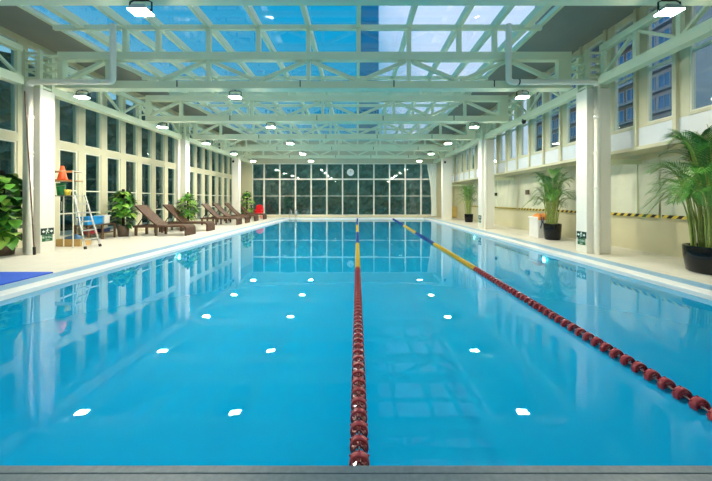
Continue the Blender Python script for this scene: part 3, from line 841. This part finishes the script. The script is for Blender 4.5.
# ------------------------------------------------------------------ right side things
def sheet(y0, y1, lab, seams):
    r = thing('plastic_sheet', lab, 'plastic sheet', (XRW-.04, y0, 1.2), 'plastic sheeting over the lower wall')
    mb = MB(); ny, nz = int((y1-y0)/.08), 22; vs = []; fs = []
    rnd = random.Random(int(y0*10))
    ph = [rnd.uniform(0,6) for _ in range(6)]
    for i in range(ny+1):
        y = y0+(y1-y0)*i/ny
        for j in range(nz+1):
            t = j/nz
            top = 3.0+.03*math.sin(2.3*y+ph[0])-.10*abs(math.sin(1.1*(y-y0)))**6
            z = 1.16+(top-1.16)*t
            dx = .025+.018*math.sin(5*y+ph[1]+1.5*t)+.014*math.sin(11*y+4*t+ph[2])+.02*t*t*math.sin(7*y+9*t+ph[3])
            vs.append((XRW-.01-max(.006,dx), y, z))
    for i in range(ny):
        for j in range(nz):
            a = i*(nz+1)+j; fs.append((a, a+1, a+nz+2, a+nz+1))
    mb.add(vs, fs, 0, True); mb.build('sheet', M['sheet'], r)
    for y in seams: MB().box(XRW-.075, XRW-.005, y-.018, y+.018, 1.16, 2.98).build('batten', M['steel'], r)
sheet(3.0, 9.0, 'rumpled pale plastic sheet behind the largest palm', [8.76-1.1])
sheet(9.05, 16.9, 'pale plastic sheet behind the palm and white box, between first two columns', [9.75, 12.2, 14.6])
sheet(17.0, 24.5, 'pale plastic sheet on the wall between second and third columns', [19.4, 22.0])
for y0, y1, lab in ((3.0, 8.9, 'black and yellow hazard tape on the wall behind the largest palm'), (9.0, 16.85, 'black and yellow hazard tape on the wall behind the palm and white box'), (17.0, 24.4, 'black and yellow hazard tape on the wall between second and third columns')):
    tag(MB().box(XRW-.10, XRW-.085, y0, y1, 1.13, 1.225).build('hazard_tape', M['tape']), lab, 'tape', 'hazard tape along the sheeted wall')
for y, z, s, mt, lab in ((15.9, 2.1, .26, 'brownpot', 'brownish square box on the sheeted wall near the palm fronds'), (19.5, 2.06, .2, 'dark', 'dark wall box just beyond the second column, the one with clear wall around'), (20.7, 2.08, .2, 'dark', 'dark wall box half hidden by the second column')):
    r = thing('wall_box', lab, 'wall box', (XRW-.1, y, z), 'small boxes on the sheeted wall')
    MB().box(XRW-.17, XRW-.08, y-s/2, y+s/2, z-s/2, z+s/2).build('box_body', M[mt], r, bevel=.01)
    MB().box(XRW-.185, XRW-.17, y-s*.3, y+s*.3, z-s*.3, z+s*.3).build('cover', M[mt], r)
# white box with vest
r = thing('storage_box', 'white plastic box beside the middle palm', 'storage box', (8.1, 13.1, 0))
MB().box(7.95, 8.45, 12.84, 13.5, 0, .86).build('box_body', M['white'], r, bevel=.03)
MB().box(7.93, 8.47, 12.81, 13.53, .86, .93).build('lid', M['white'], r, bevel=.015)
r = thing('life_vest', 'orange life vest draped over the white box, dark straps hanging', 'life vest', (8.1, 13.0, .93))
mb = MB()
for x0 in (7.95, 8.2):
    vs=[];fs=[];A=8
    for i in range(A+1):
        for j in range(A+1):
            u,v=i/A,j/A
            vs.append((x0+.23*u, 12.78+.5*v, .935+.16*(math.sin(PI*u)**.5)*(math.sin(PI*v)**.5 if 0<v<1 else 0)))
    for i in range(A):
        for j in range(A):
            a=i*(A+1)+j; fs.append((a,a+A+1,a+A+2,a+1))
    mb.add(vs,fs,0,True)
mb.box(7.94, 8.44, 12.77, 12.80, .80, .945)
mb.build('vest_body', M['vest'], r)
MB().tube([(8.05,12.77,.93),(8.07,12.74,.7),(8.02,12.76,.45)], .022, 6).build('strap', M['navy'], r)
MB().tube([(8.17,12.77,.93),(8.11,12.74,.74),(8.15,12.75,.6)], .022, 6).build('strap', M['navy'], r)
# cabinet far corner
r = thing('wooden_cabinet', 'honey-coloured low cabinet in the far corner beyond the last column', 'cabinet', (8.7, 27.8, 0))
MB().box(8.12, 9.36, 27.4, 28.28, 0.03, 1.0).build('cabinet_body', M['cabinet'], r, bevel=.01)
MB().box(8.10, 9.38, 27.37, 28.29, 1.0, 1.05).build('top', M['cabinet'], r)
for a, c in ((8.16, 8.73), (8.75, 9.32)):
    d = MB().box(a, c, 27.37, 27.40, .1, .95).build('door', M['cabinet'], r)
    MB().tube([(c-.06 if a < 8.5 else a+.06, 27.36, .5), (c-.06 if a < 8.5 else a+.06, 27.36, .62)], .012, 6).build('handle', M['alu'], d)
# curtain by the far wall
mb = MB(); vs=[]; fs=[]; ny_, nz_ = 40, 30
for j in range(nz_+1):
    t = j/nz_; z = .12+5.06*t
    xl = 7.14 if t < .55 else 7.14-.40*min(1, (t-.55)/.35)
    xl += .04*math.sin(9*t)
    for i in range(ny_+1):
        u = i/ny_; x = xl+(7.68-xl)*u
        vs.append((x, YF-.14+.05*math.sin(u*26+.6*math.sin(5*t)), z))
for j in range(nz_):
    for i in range(ny_):
        a=j*(ny_+1)+i; fs.append((a,a+1,a+ny_+2,a+ny_+1))
mb.add(vs,fs,0,True)
tag(mb.build('curtain', M['curtain']), 'white curtain gathered at the side of the end window wall', 'curtain')
# wall clock
r = thing('wall_clock', 'round white clock on the end window wall', 'clock', (-.63, YF-.05, 4.36))
cx, cz = -.63, 4.36
def discy(mb, rad, y0, y1, n=28):
    q=[(cx+rad*math.cos(2*PI*k/n), y0, cz+rad*math.sin(2*PI*k/n)) for k in range(n)]; q2=[(v[0],y1,v[2]) for v in q]
    mb.add(q+q2,[tuple(range(n)),tuple(range(n,2*n))[::-1]]+[(k,n+k,n+(k+1)%n,(k+1)%n) for k in range(n)])
mb=MB(); discy(mb,.31,YF-.06,YF-.01); mb.build('face', M['clockface'], r)
MB().tube([(cx+.32*math.cos(2*PI*k/28), YF-.06, cz+.32*math.sin(2*PI*k/28)) for k in range(28)], .022, 6, closed=True).build('rim', M['white'], r)
MB().bar((cx,YF-.07,cz),(cx+.1,YF-.07,cz+.12),.012,.03,up=(0,1,0)).build('hand', M['dark'], r)
MB().bar((cx,YF-.072,cz),(cx+.02,YF-.072,cz+.23),.012,.02,up=(0,1,0)).build('hand', M['dark'], r)
# cctv cameras
for x,y,z,lab in ((-10.3,24.3,4.95,'small dark security camera high on the last lounger-side column'), (7.35,24.35,4.9,'small dark security camera high on the last palm-side column'), (7.2,12.6,5.12,'small dark security camera under the side truss above the white box and palm')):
    r = thing('security_camera', lab, 'camera', (x,y,z), 'security cameras')
    MB().lathe((x,y,z-.1), [(0,-.07),(.06,-.04),(.085,.02),(.09,.05),(.09,.1),(0,.1)], 16).build('dome', M['dark'], r)
    MB().tube([(x,y,z-.01),(x,y+.1,z+.06)], .03, 6).build('mount', M['dark'], r)

# ------------------------------------------------------------------ signs on the columns
def text_mesh(body, size, name, mat, parent, o, rot, sx=1.0):
    cu = bpy.data.curves.new(name, 'FONT'); cu.body = body; cu.size = size*U; cu.align_x = 'CENTER'; cu.align_y = 'CENTER'; cu.extrude = .0015
    tmp = bpy.data.objects.new('tmp', cu); COL.objects.link(tmp)
    bpy.context.view_layer.update()
    me = bpy.data.meshes.new_from_object(tmp.evaluated_get(bpy.context.evaluated_depsgraph_get()))
    bpy.data.objects.remove(tmp, do_unlink=True)
    me.materials.clear(); me.materials.append(mat)
    ob = bpy.data.objects.new(name, me); COL.objects.link(ob); ob.parent = parent
    ob.location = (Vector(o)-Vector(parent['_o']))*U; ob.rotation_euler = rot; ob.scale = (sx,1,1)
    return ob
def exit_sign(px, y0, z0, s, lab, grp):
    """px column face, s outward x direction, y0 centre"""
    r = thing('exit_sign', lab, 'sign', (px, y0, z0), grp)
    t = .012*s
    def bx(y_0,y_1,za,zb,d0,d1): 
        a,c = sorted((px+s*d0, px+s*d1)); return MB().box(a,c,y_0,y_1,za,zb)
    up = bx(y0-.19,y0+.19,z0+.21,z0+.42,.0,.014).build('upper_plate', M['signd'], r)
    lo = bx(y0-.155,y0+.155,z0,z0+.205,.0,.012).build('lower_plate', M['signg'], r)
    f = -s  # reading direction along y as seen from the pool: s=+1 face looks +x
    def q(mb, pts, d=.0145):
        vs=[(px+s*d, y0+u*s, z0+v) for u,v in pts]; mb.add(vs,[tuple(range(len(vs)))])
    mk = MB()
    # arrow, running figure, arrow
    q(mk,[(-.17,.315),(-.11,.265),(-.11,.365)]); q(mk,[(-.11,.295),(-.07,.295),(-.07,.335),(-.11,.335)])
    q(mk,[(.17,.315),(.11,.365),(.11,.265)]); q(mk,[(.11,.335),(.07,.335),(.07,.295),(.11,.295)])
    q(mk,[(.0+.022*math.cos(2*PI*k/10), .395+.018*math.sin(2*PI*k/10)) for k in range(10)])
    q(mk,[(-.022,.375),(.02,.375),(.008,.305),(-.03,.305)])
    q(mk,[(-.03,.31),(-.01,.31),(-.03,.235),(-.055,.225)]); q(mk,[(-.012,.31),(.008,.31),(.045,.265),(.03,.25)])
    q(mk,[(.015,.37),(.02,.355),(.055,.335),(.055,.35)]); q(mk,[(-.022,.37),(-.022,.35),(-.055,.33),(-.055,.345)])
    mk.build('pictogram', M['signw'], up)
    rot = (PI/2, 0, PI/2 if s > 0 else -PI/2)
    text_mesh('安全出口', .085, 'lettering', M['signw'], lo, (px+s*.0145, y0, z0+.125), rot)
    text_mesh('EXIT', .06, 'lettering', M['signw'], lo, (px+s*.0145, y0, z0+.038), rot)
for o_ in ():
    pass
exit_sign(CXL, 9.36, .36, 1, 'green exit sign on the first column by the leafy pothos', 'exit signs on the columns')
exit_sign(CXR, 9.36, .25, -1, 'green exit sign on the column between the two palms', 'exit signs on the columns')
exit_sign(CXR, 17.1, .36, -1, 'small distant green exit sign on the second palm-side column', 'exit signs on the columns')

# ------------------------------------------------------------------ outside
struct(MB().box(-120,-15.9,-60,160,-.6,-.31).box(13.9,120,-60,160,-.6,-.31).box(-15.9,13.9,32.9,160,-.6,-.31).box(-15.9,13.9,-60,YN,-.6,-.31).build('ground', M['ground'], origin=(0,0,0)))
def hedge(x0,x1,y0,y1,h,seed,mat='hedge'):
    rnd = random.Random(seed); mb = MB()
    long_x = (x1-x0) > (y1-y0)
    n_ = int(max(x1-x0,y1-y0)/.45); m_ = int(h/.45)
    def P(i,j,side):
        t = i/n_; z = -.3+h*j/m_; d = rnd.uniform(-.35,.35)
        if long_x: return (x0+(x1-x0)*t, (y0 if side==0 else y1)+d, z+rnd.uniform(-.15,.15))
        return ((x1 if side==0 else x0)+d, y0+(y1-y0)*t, z+rnd.uniform(-.15,.15))
    rows=[]
    for side in (0,1):
        vs=[P(i,j,side) for i in range(n_+1) for j in range(m_+1)]
        mb.add(vs,[(i*(m_+1)+j,(i+1)*(m_+1)+j,(i+1)*(m_+1)+j+1,i*(m_+1)+j+1) for i in range(n_) for j in range(m_)])
        rows.append((len(mb.v)-len(vs)))
    mb.f += [[rows[0]+i*(m_+1)+m_, rows[0]+(i+1)*(m_+1)+m_, rows[1]+(i+1)*(m_+1)+m_, rows[1]+i*(m_+1)+m_] for i in range(n_)]
    mb.m += [0]*n_; mb.sm += [False]*n_
    return struct(mb.build('hedge', M[mat]), 'stuff')
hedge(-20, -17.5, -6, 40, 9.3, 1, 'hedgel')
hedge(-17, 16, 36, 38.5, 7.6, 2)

def tower(name, x0,x1,y0,y1,h,mat,lab,faces,fl=2.1,wp=1.45,ys=None):
    r = thing(name, lab, 'building', ((x0+x1)/2,(y0+y1)/2,-.3))
    MB().box(x0,x1,y0,y1,-.3,h).build('walls', M[mat], r)
    MB().box(x0-.3,x1+.3,y0-.3,y1+.3,h,h+.8).build('parapet', M[mat], r)
    cnt = 0; z = 8.6
    while z+1.3 < h and cnt < 90:
        y = (ys if ys else y0)+.5
        while y+1.1 < y1 and cnt < 90:
            f = MB(); f.box(x0-.10,x0+.05,y-.08,y+1.08,z-.08,z); f.box(x0-.10,x0+.05,y-.08,y+1.08,z+1.2,z+1.28); f.box(x0-.10,x0+.05,y-.08,y,z,z+1.2); f.box(x0-.10,x0+.05,y+1.0,y+1.08,z,z+1.2); f.box(x0-.10,x0+.05,y+.47,y+.53,z,z+1.2)
            w_ = f.build('window', M['facade'], r)
            MB().box(x0-.04,x0-.01,y,y+1.0,z,z+1.2).build('pane', M['winb'], w_)
            y += wp; cnt += 1
        MB().box(x0-.7,x0,(ys if ys else y0)+.2,y1-.2,z-.5,z-.36).build('balcony', M['facade'], r)
        z += fl
tower('apartment_building', 30, 44, 10, 30.6, 44, 'facade', 'pale apartment tower with blue windows outside the nearest clerestory windows', ('x0',), ys=26.0)
tower('apartment_building', 30.5, 48, 31.4, 50, 40, 'facadeb', 'brownish apartment tower farther off outside the clerestory windows', ('x0',))
r = thing('office_tower', 'tall blue glass tower seen through the skylight', 'building', (2.4, 64, -.3))
MB().box(.0, 4.45, 60, 68, -.3, 70).build('curtain_wall', M['towerb'], r)
for k in range(24): MB().box(-.02, 4.47, 59.93, 60.0, 2+2.8*k, 2.2+2.8*k).build('floor_band', M['towerb'], r)

# ------------------------------------------------------------------ sky
wd = bpy.data.worlds.new('dusk_sky'); S.world = wd; wd.use_nodes = True
nt = wd.node_tree
for n_ in list(nt.nodes): nt.nodes.remove(n_)
out = nt.nodes.new('ShaderNodeOutputWorld'); bg = nt.nodes.new('ShaderNodeBackground')
tc = nt.nodes.new('ShaderNodeTexCoord'); sp = nt.nodes.new('ShaderNodeSeparateXYZ')
nz = nt.nodes.new('ShaderNodeTexNoise'); nz.inputs['Scale'].default_value = 3.0; nz.inputs['Detail'].default_value = 5
def mth(op, a, b=None):
    n = nt.nodes.new('ShaderNodeMath'); n.operation = op
    for i, v in enumerate((a, b)):
        if v is None: continue
        if isinstance(v, (int, float)): n.inputs[i].default_value = v
        else: nt.links.new(v, n.inputs[i])
    return n.outputs[0]
nt.links.new(tc.outputs['Generated'], nz.inputs['Vector']); nt.links.new(tc.outputs['Generated'], sp.inputs[0])
cr = nt.nodes.new('ShaderNodeValToRGB')
cr.color_ramp.elements[0].position = 0.27; cr.color_ramp.elements[0].color = (*lin((18, 146, 190)), 1)
cr.color_ramp.elements[1].position = 0.40; cr.color_ramp.elements[1].color = (*lin((205, 214, 240)), 1)
nt.links.new(mth('ADD', mth('MULTIPLY', nz.outputs['Fac'], 0.45), sp.outputs['X']), cr.inputs['Fac'])
# unseen glow added low in the west (lounger side) to light the towers
west = mth('POWER', mth('MAXIMUM', mth('MULTIPLY', sp.outputs['X'], -1.0), 0.0), 2.0)
low = mth('POWER', mth('MAXIMUM', mth('SUBTRACT', 1.0, mth('ABSOLUTE', sp.outputs['Z'])), 0.0), 6.0)
glow = mth('MULTIPLY', mth('MULTIPLY', west, low), 4.0)
sc_ = nt.nodes.new('ShaderNodeVectorMath'); sc_.operation = 'SCALE'; sc_.inputs[0].default_value = (1.0, 0.86, 0.80)
nt.links.new(glow, sc_.inputs['Scale'])
av = nt.nodes.new('ShaderNodeVectorMath'); av.operation = 'ADD'
nt.links.new(cr.outputs['Color'], av.inputs[0]); nt.links.new(sc_.outputs[0], av.inputs[1])
nt.links.new(av.outputs[0], bg.inputs['Color'])
bg.inputs['Strength'].default_value = 0.8
nt.links.new(bg.outputs['Background'], out.inputs['Surface'])

# ------------------------------------------------------------------ camera
cd = bpy.data.cameras.new('camera'); cam = bpy.data.objects.new('camera', cd); COL.objects.link(cam)
cd.sensor_fit = 'HORIZONTAL'; cd.sensor_width = 36.0; cd.lens = 292/712*36.0
cd.shift_x = -1.0/712; cd.shift_y = -40.5/712
cd.clip_start = 0.05; cd.clip_end = 400
cam.location = Vector((0, 0, 1.68))*U; cam.rotation_euler = (PI/2, 0, 0)
S.camera = cam

for o in S.objects:
    if '_o' in o: del o['_o']
vs_ = S.view_settings
vs_.view_transform = 'Standard'; vs_.look = 'None'; vs_.gamma = 1.0; vs_.use_curve_mapping = False
vs_.exposure = 0.78
